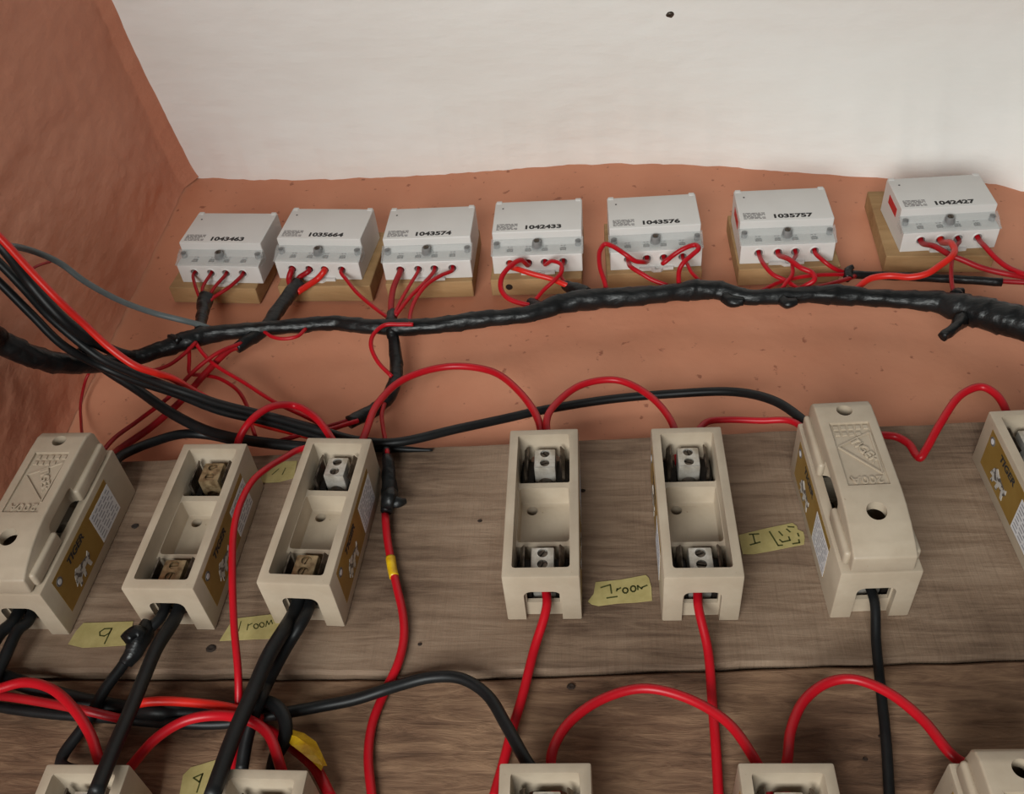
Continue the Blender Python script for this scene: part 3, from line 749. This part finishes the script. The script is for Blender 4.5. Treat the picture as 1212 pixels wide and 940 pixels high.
# grey and black cables coming along the side wall
wire('grey_cable','slim grey cable sagging from the side wall to the harness',[(-30,289,.215),(0,290,.200),(35,296,.176),(70,311,.152),(100,333,.128),(140,355,.096),(180,370,.070),(215,379,.056),(238,385,.047),(258,393,.041)],.0032,'grey_pvc',cat='cable')
wire('red_cable','bright red cable running diagonally over the black cables by the side wall',[(-25,258,.240),(0,281,.222),(40,325,.186),(70,356,.160),(100,384,.132),(130,412,.106),(160,433,.088),(186,442,.073),(204,448,.060),(226,461,.047),(258,479,.036),(285,491,.030),(304,500,.028),(345,511,.026),(380,519,.028)],.0036,'orange_red_pvc',cat='cable')
wire('black_cable','black cable tucked beneath the bright red diagonal cable by the side wall',[(-20,270,.222),(8,298,.200),(35,334,.168),(57,360,.148),(78,381,.129),(98,396,.109),(118,408,.088),(138,417,.068),(157,422,.050)],.0056,'black_pvc',cat='cable')
wire('black_cable','black cable from the side wall joining the upper of the paired cables',[(-25,290,.205),(0,312,.186),(29,342,.160),(57,373,.130),(95,406,.099),(121,425,.083),(161,443,.072),(200,458,.064),(230,468,.057),(259,478,.052),(319,493,.048),(378,509,.047),(420,521,.048),(466,524,.046),(540,508,.036),(600,495,.024),(640,486,.020),(720,473,.016),(800,466,.018),(870,464,.030),(915,474,.044),(945,493,.050),FP(6,.0005,.079,.0235),FP(6,.0005,.063,.0235)],.0043,'black_pvc',cat='cable')
wire('black_cable','black cable from the side wall crossing under the thick harness',[(-25,312,.190),(0,335,.170),(37,372,.138),(75,409,.104),(121,434,.070),(165,452,.056),(205,465,.050),(259,486,.044),(319,500,.040),(372,515,.034),(420,528,.036),(462,531,.0345),(484,532,.0335),(512,533,.0322)],[.0042]*11+[.0036,.0028,.0012],'black_pvc',cat='cable')
wire('black_cable','black cable dropping from the crossing towards the grey plank',[(95,412,.090),(124,436,.062),(161,460,.044),(201,488,.034),(240,508,.030),(275,518,.034),(320,525,.034),(370,530,.036),(415,536,.040)],.0052,'black_pvc',cat='cable')
wire('black_cable','black cable bowing up behind the open holder with brassy terminals',[FP(1,.0085,.063,.0235),(138,544,.046),(150,536,.040),(179,524,.032),(215,514,.022),(245,515,.014),(278,522,.013)],.0046,'black_pvc',cat='cable')

# thin reds near the side wall and the crossing
wire('red_wire','thin red wire hanging from the harness down the corner',[(150,433,.040),(118,433,.034),(104,444,.020),(96,474,.008),(96,500,.010),(99,530,.030)],.0015,'shaded_red_pvc')
wire('red_wire','thin red wire drooping under the harness beside the bright red cable',[(232,405,.046),(218,419,.042),(196,434,.040),(161,441,.044),(140,436,.046)],.0020,'shaded_red_pvc')
wire('red_wire','red wire dropping with a sharp bend below the taped lump',[(224,404,.042),(224,426,.032),(225,442,.026),(240,444,.024),(259,448,.022),(280,461,.018),(292,480,.014),(297,500,.012),(302,516,.012)],.0021,'red_pvc')
wire('red_wire','red wire slanting from the taped lump to the wire crossing',[(231,405,.044),(240,418,.038),(256,433,.034),(289,453,.030),(325,476,.026),(363,494,.026),(384,505,.026),(398,514,.026)],.0021,'red_pvc')
wire('red_wire','thick dull red wire running from the black sleeve towards the corner',[(283,410,.034),(272,414,.034),(245,440,.026),(215,474,.016),(180,505,.014),(140,533,.024),FP(1,-.0002,.079,.0235),FP(1,-.0002,.063,.0235)],.0036,'shaded_red_pvc')
wire('red_wire','second dull red wire beside the thick one below the black sleeve',[(286,406,.038),(259,417,.042),(231,438,.036),(200,470,.028),(165,497,.030),(131,523,.046),FP(1,-.0068,.079,.0235),FP(1,-.0068,.063,.0235)],.0022,'shaded_red_pvc')
wire('red_wire','short thin red wire poking out behind the black cables',[(16,334,.146),(29,325,.146),(42,316,.144),(62,309,.128)],.0014,'shaded_red_pvc')
wire('red_wire','short red wire sagging just below the harness under meter 1035664',[(312,392,.038),(323,399,.040),(337,401,.040),(352,398,.040),(362,389,.038)],.0020,'red_pvc')
wire('red_wire','small red hoop over the harness beside the vertical sleeve',[(489,384,.048),(474,384,.048),(455,385,.048),(442,396,.046),(439,409,.042),(447,428,.034),(464,446,.026)],.0022,'red_pvc')
wire('red_wire','upper red wire out of the vertical sleeve end',[(424,494,.020),(406,500,.022),(378,508,.024),(345,518,.028),(312,528,.030)],.0024,'shaded_red_pvc')
wire('red_wire','lower red wire out of the vertical sleeve end',[(424,498,.024),(402,505,.028),(378,514,.034),(392,520,.030),(404,524,.028)],.0024,'red_pvc')

# arches over the upper row
wire('red_wire','red wire arching between the brassy holder and the next open holder',[FP(2,.006,.063,.0235),FP(2,.006,.079,.0235),(283,520,.060),(296,499,.068),(320,482,.064),(348,480,.050),(372,493,.052),(391,517,.054),FP(3,-.005,.079,.0235),FP(3,-.005,.063,.0235)],.0035)
wire('red_wire','long red wire arching over to the first of two meeting arches',[FP(3,.006,.063,.0235),FP(3,.006,.079,.0235),(432,514,.054),(447,478,.050),(478,449,.046),(530,434,.042),(580,439,.044),(613,462,.050),(638,500,.056),FP(4,-.0042,.079,.0235),FP(4,-.0042,.063,.0235)],.0035)
wire('red_wire','red wire arching between the two open holders flanking the note marked 7',[FP(4,.0042,.063,.0235),FP(4,.0042,.079,.0235),(647,498,.060),(660,476,.056),(690,455,.052),(730,450,.050),(768,468,.052),(796,502,.056),FP(5,-.0055,.079,.0235),FP(5,-.0055,.063,.0235)],.0033)
wire('red_wire','red wire lying along the plank top into the 200A carrier holder',[FP(5,.006,.063,.0235),FP(5,.006,.079,.0235),(836,500,.046),(860,497,.044),(900,498,.044),(938,499,.048),FP(6,-.0080,.079,.0235),FP(6,-.0080,.063,.0235)],.0030,'red_pvc')
wire('red_wire','kinked red wire rising from the 200A carrier holder to the next holder',[FP(6,.0086,.063,.0235),FP(6,.0086,.079,.0235),(1056,516,.044),(1075,525,.044),(1084,538,.044),(1089,542,.046),(1096,532,.050),(1112,503,.058),(1138,467,.064),(1162,458,.066),(1180,468,.066),(1192,490,.062),FP(7,-.002,.079,.0235),FP(7,-.002,.063,.0235)],.0034)

# wires below the upper row
wire('red_wire','thin red wire passing between the two left open holders down to the brown plank',[(366,529,.052),(352,533,.055),(338,541,.062),(318,553,.074),(300,568,.082),(286,592,.084),(277,625,.084),(275,680,.078),(277,740,.066),(282,800,.056),(282,840,.044),(279,880,.036),(276,920,.034)],.0028)
wire('red_wire','red wire leaving the lower end of the holder beside the note marked 7',[FP(4,.002,-.0635,.025),FP(4,.003,-.079,.025),(632,770,.042),(619,822,.038),(606,865,.036),(594,910,.034),(584,945,.034)],.0035)
wire('red_wire','red wire leaving the lower end of the holder between two yellow notes',[FP(5,-.002,-.0635,.025),FP(5,-.003,-.079,.025),(838,770,.042),(843,830,.036),(847,880,.035),(851,950,.034)],.0035)
wire('black_cable','slim black cable leaving the lower end of the 200A carrier holder',[FP(6,-.001,-.0635,.025),FP(6,-.001,-.079,.025),(1037,760,.044),(1044,830,.036),(1049,880,.035),(1053,950,.035)],.0036,'black_pvc',cat='cable')
wire('black_cable','outer black cable under the holder beside the note marked 9',[FP(1,-.006,-.0635,.025),FP(1,-.006,-.079,.025),(0,750,.056),(-22,790,.056)],.0048,'black_pvc',cat='cable')
wire('black_cable','inner black cable under the holder beside the note marked 9',[FP(1,.006,-.0635,.025),FP(1,.006,-.079,.025),(22,745,.056),(4,782,.052),(-25,840,.048)],.0044,'black_pvc',cat='cable')
c2 = wire('black_cable','black cable with a taped lump under the brassy holder',[FP(2,-.006,-.0635,.025),FP(2,-.006,-.079,.025),(165,757,.052),(146,787,.046),(125,815,.042),(102,856,.036),(72,902,.034),FP(8,-.0075,.079,.0235),FP(8,-.0075,.063,.0235)],.0042,'black_pvc',cat='cable')
LATER = []
LATER.append(lambda: tube('tape_lump',[W(176,738,.054),W(168,752,.054),W(158,770,.052),W(148,785,.047)],[.0060,.0082,.0066,.0045],'black_tape',WIRES[c2]['obj'],14,.35,21,8,0,.12))
LATER.append(lambda: tube('tape_tail',[W(168,752,.056),W(158,750,.060),W(149,757,.062)],[.0066,.0072,.0055],'black_tape',WIRES[c2]['obj'],12,.45,22,8,.3,.1))
wire('black_cable','thick black cable running from the brassy holder over the lower left holder',[FP(2,.006,-.0635,.025),FP(2,.006,-.079,.025),(186,766,.060),(170,803,.066),(154,842,.074),(134,888,.084),(113,940,.094)],.0052,'black_pvc',cat='cable')
wire('black_cable','thick glossy black cable crossing over the lower cable bundle',[FP(3,-.005,-.0635,.025),FP(3,-.005,-.079,.025),(318,776,.066),(298,822,.072),(277,870,.080),(250,945,.092)],.0056,'black_pvc',cat='cable')
wire('black_cable','thinner black cable alongside the thick glossy one, going behind the bundle',[FP(3,.005,-.0635,.025),FP(3,.005,-.079,.025),(336,772,.052),(318,806,.050),(302,842,.050),(292,876,.046),(286,912,.040)],.0046,'black_pvc',cat='cable')
rw = wire('red_wire','thick red wire with a yellow band hanging from a ragged tape sleeve',[(456,592,.040),(456,606,.038),(458,634,.036),(463,664,.036),(470,696,.036),(477,728,.036),(478,756,.036),(471,786,.036),(455,820,.033),(441,856,.030),(436,895,.030),(441,950,.030)],.0034)
LATER.append(lambda: tube('yellow_band',[W(462,660,.036),W(464,672,.036),W(466.5,683,.036)],.0040,'yellow_tape',WIRES[rw]['obj'],12,.08,3))
tail = wire('tape_sleeve','ragged black tape sleeve joining a thin and a thick red wire beside an open holder',[(457,531,.044),(459,548,.044),(460,570,.043),(461,588,.042),(458,606,.040)],[.0030,.0048,.0058,.0074,.0046],'black_tape',cat='tape',sides=14,lump=.35,seed=31,per=8,wrap=.1)
LATER.append(lambda: tube('tape_tail',[W(462,592,.044),W(471,595,.046),W(480,593,.044)],[.0058,.0046,.0024],'black_tape',WIRES[tail]['obj'],12,.5,32,8,.2,.1))
wire('red_wire','thin red wire dropping from the vertical sleeve into the ragged tape',[(455,478,.022),(452,490,.024),(454,510,.034),(458,532,.043),(459,548,.044)],.0021)

# lower bundle
wire('black_cable','curved thick black cable lying on the brown plank into the lower holder',[(300,850,.038),(342,843,.036),(380,836,.034),(420,828,.034),(470,812,.036),(510,802,.040),(545,803,.044),(576,822,.046),(600,860,.050),(624,903,.054),FP(10,-.006,.079,.0235),FP(10,-.006,.063,.0235)],.0043,'black_pvc',cat='cable')
wire('black_cable','upper black cable of the bundle lying along the joint between planks',[(-25,790,.042),(0,800,.040),(60,820,.036),(120,834,.034),(190,843,.034),(250,842,.034),(300,838,.036),(330,838,.036)],.0060,'black_pvc',cat='cable')
wire('black_cable','lower black cable of the bundle on the brown plank',[(-25,830,.030),(0,837,.030),(60,845,.030),(130,850,.030),(200,856,.030),(260,857,.030),(305,852,.032)],.0040,'black_pvc',cat='cable')
wire('black_cable','short black cable looping down from the bundle beside the yellow tag',[(300,834,.044),(318,832,.046),(332,842,.050),(338,858,.051),(336,878,.049),(327,894,.044),(322,915,.036)],.0050,'black_pvc',cat='cable')
wire('red_wire','red wire arching over the bundle into the lower holder below the note marked 9',[(-25,824,.052),(0,815,.054),(28,808,.056),(60,815,.058),(88,840,.060),(108,872,.060),(118,902,.058),FP(8,.0010,.079,.0235),FP(8,.0010,.063,.0235)],.0037)
wire('red_wire','dull red wire beneath the arch, running inside the bundle',[(-25,822,.044),(10,825,.044),(60,833,.042),(100,841,.040),(130,848,.038),(152,853,.034)],.0034,'shaded_red_pvc')
wire('red_wire','straight red wire lying along the top of the bundle',[(157,835,.046),(168,832,.046),(190,830,.046),(240,833,.046),(280,840,.048),(310,852,.046)],.0034,'orange_red_pvc')
wire('red_wire','red wire arching across the bundle between the two lower left holders',[FP(8,.0088,.063,.0235),FP(8,.0088,.079,.0235),(158,904,.052),(185,874,.054),(220,853,.054),(260,847,.054),(295,853,.056),(318,870,.058),(331,905,.058),FP(9,.004,.079,.0235),FP(9,.004,.063,.0235)],.0037)
tw = wire('red_wire','red wire with yellow tape tag running off past the lower holder',[(304,858,.031),(320,866,.032),(345,884,.035),(372,908,.038),(392,945,.038)],.0040)
TAGBM = None
bm = bmesh.new(); A = []
tagp = [((331,868),(340,862)),((345,882),(360,868)),((358,892),(374,878)),((370,902),(380,890)),((380,912),(387,906))]
for i, (a, b) in enumerate(tagp):
    pa, pb = W(*a, .050), W(*b, .042 + .003*math.sin(i*2.2)); off = Vector((0, -.0004, 0)); A.append([bm.verts.new(q) for q in (pa, (pa+pb)/2+Vector((0, -.003+.002*math.cos(i*2), 0)), pb, pb-off*2, (pa+pb)/2+Vector((0, -.002+.002*math.cos(i*2), 0)), pa-off*2)])
for a, b in zip(A, A[1:]):
    for k in range(6): bm.faces.new([a[k], a[(k+1) % 6], b[(k+1) % 6], b[k]])
bm.faces.new(A[0]); bm.faces.new(A[-1][::-1]); bmesh.ops.recalc_face_normals(bm, faces=bm.faces)
TAGBM = bm
wire('red_wire','red wire arching between two open holders on the brown plank',[FP(10,.005,.063,.0235),FP(10,.005,.079,.0235),(652,900,.054),(668,862,.052),(708,830,.050),(760,815,.050),(812,826,.052),(862,856,.056),(893,899,.058),FP(11,-.0086,.079,.0235),FP(11,-.0086,.063,.0235)],.0035)
wire('red_wire','red wire arching into the lower holder with the plugged carrier',[FP(11,.003,.063,.0235),FP(11,.003,.079,.0235),(932,899,.056),(936,865,.054),(952,829,.052),(980,808,.052),(1010,804,.054),(1050,819,.058),(1092,852,.062),(1130,897,.064),FP(12,.007,.079,.0235),FP(12,.007,.063,.0235)],.0035)

settle_wires(spline([W(*q[:3]) for q in VB], [q[3] for q in VB], 6))
build_wires()
for f in LATER: f()
bm_obj('yellow_tape_tag', TAGBM, 'yellow_tape', WIRES[tw]['obj'])

# ================================================================== handwritten tape notes
def note(label, poly, strokes, parent_h, wd=.0011):
    P = [W(px, py, parent_h+.0002) for px, py in poly]
    c = sum(P, Vector())/len(P)
    bm = bmesh.new(); prism(bm, [(p.x-c.x, p.z-c.z) for p in P], 'y', -.0006, 0)
    o = bm_obj('tape_note', bm, 'note_tape'); o.location = c; tag(o, label, 'tape note')
    bm = bmesh.new()
    for s in strokes:
        Q = [W(px, py, parent_h+.0008) - c for px, py in s]
        for a, b in zip(Q, Q[1:]):
            d = (b-a); d.y = 0
            if d.length < 1e-6: continue
            d.normalize(); n = Vector((-d.z, 0, d.x))*wd/2; e = d*wd*.3
            prism(bm, [((q).x, (q).z) for q in (a+n-e, b+n+e, b-n+e, a-n-e)], 'y', -.00075, -.0006)
    bm_obj('handwriting', bm, 'pen_ink', o)
    return o
def zs(ox, oy, s, pts): return [(ox+x*s, oy+y*s) for x, y in pts]
def loop(x, y, rx, ry, n=10): return [(x+rx*math.cos(2*math.pi*i/n), y+ry*math.sin(2*math.pi*i/n)) for i in range(n+1)]
note('yellow-green tape note with a handwritten 9', [(81,763),(90,748),(99,738),(130,737),(158,736),(152,764),(120,766),(98,767)],
     [zs(60,720,.231,[(312,104),(275,106),(252,122),(252,140),(275,143),(300,128),(314,104),(296,140),(276,182)])], HB)
note('yellow-green tape note with faint writing, 1 room, under two glossy black cables', [(260,759),(270,743),(276,733),(310,729),(338,726),(334,756),(300,757)],
     [zs(60,720,.231,q) for q in ([(975,68),(962,118)],[(1006,112),(1012,82)],[(1010,90),(1032,78)],loop(1052,93,12,12),loop(1082,86,12,12),[(1102,94),(1108,66),(1118,84),(1130,62),(1136,80)])], HB, .0008)
note('yellow-green tape note with a bold 7 between two open holders', zs(690,670,.0743,[(80,570),(170,450),(200,265),(600,225),(1000,150),(1050,200),(1090,350),(1100,555),(850,585),(550,600),(250,640),(140,615)]),
     [zs(690,670,.0743,q) for q in ([(285,345),(435,300),(455,435)],[(380,512),(545,488)])] + [zs(690,670,.0743,q) for q in ([(535,400),(548,362)],[(545,380),(600,350)],loop(675,392,42,42),loop(800,365,42,46),[(875,380),(870,315),(935,365),(945,340),(1020,310)])], HB, .0012)
note('yellow-green tape note with an underlined capital I and 1N', zs(865,610,.0825,[(110,290),(500,195),(880,115),(945,160),(960,210),(1040,245),(1060,330),(1050,420),(800,470),(550,520),(330,560),(170,560)]),
     [zs(865,610,.0825,q) for q in ([(265,275),(400,268)],[(315,275),(352,405)],[(280,425),(420,385)],[(555,235),(680,435),(740,430)],[(690,235),(740,290)],[(700,350),(740,385),(850,360),(830,310)],[(800,200),(850,240)],[(820,165),(905,170)],[(890,410),(985,395),(975,350)],[(960,260),(975,300)])], HB, .0013)
note('crumpled yellow note behind the holders with brassy and steel terminals', [(308,560),(330,547),(352,546),(348,566),(330,571),(310,572)], [[(322,562),(330,555)],[(334,562),(338,554)]], HB, .0008)
p = W(235,915,.024)
note('yellow-green tape note on the brown plank between the two lower left holders', [(212,945),(217,918),(226,909),(256,900),(252,945)], [[(229,921),(240,916),(236,926),(229,921)],[(240,916),(233,938)]], h_low(p.x), .0010)
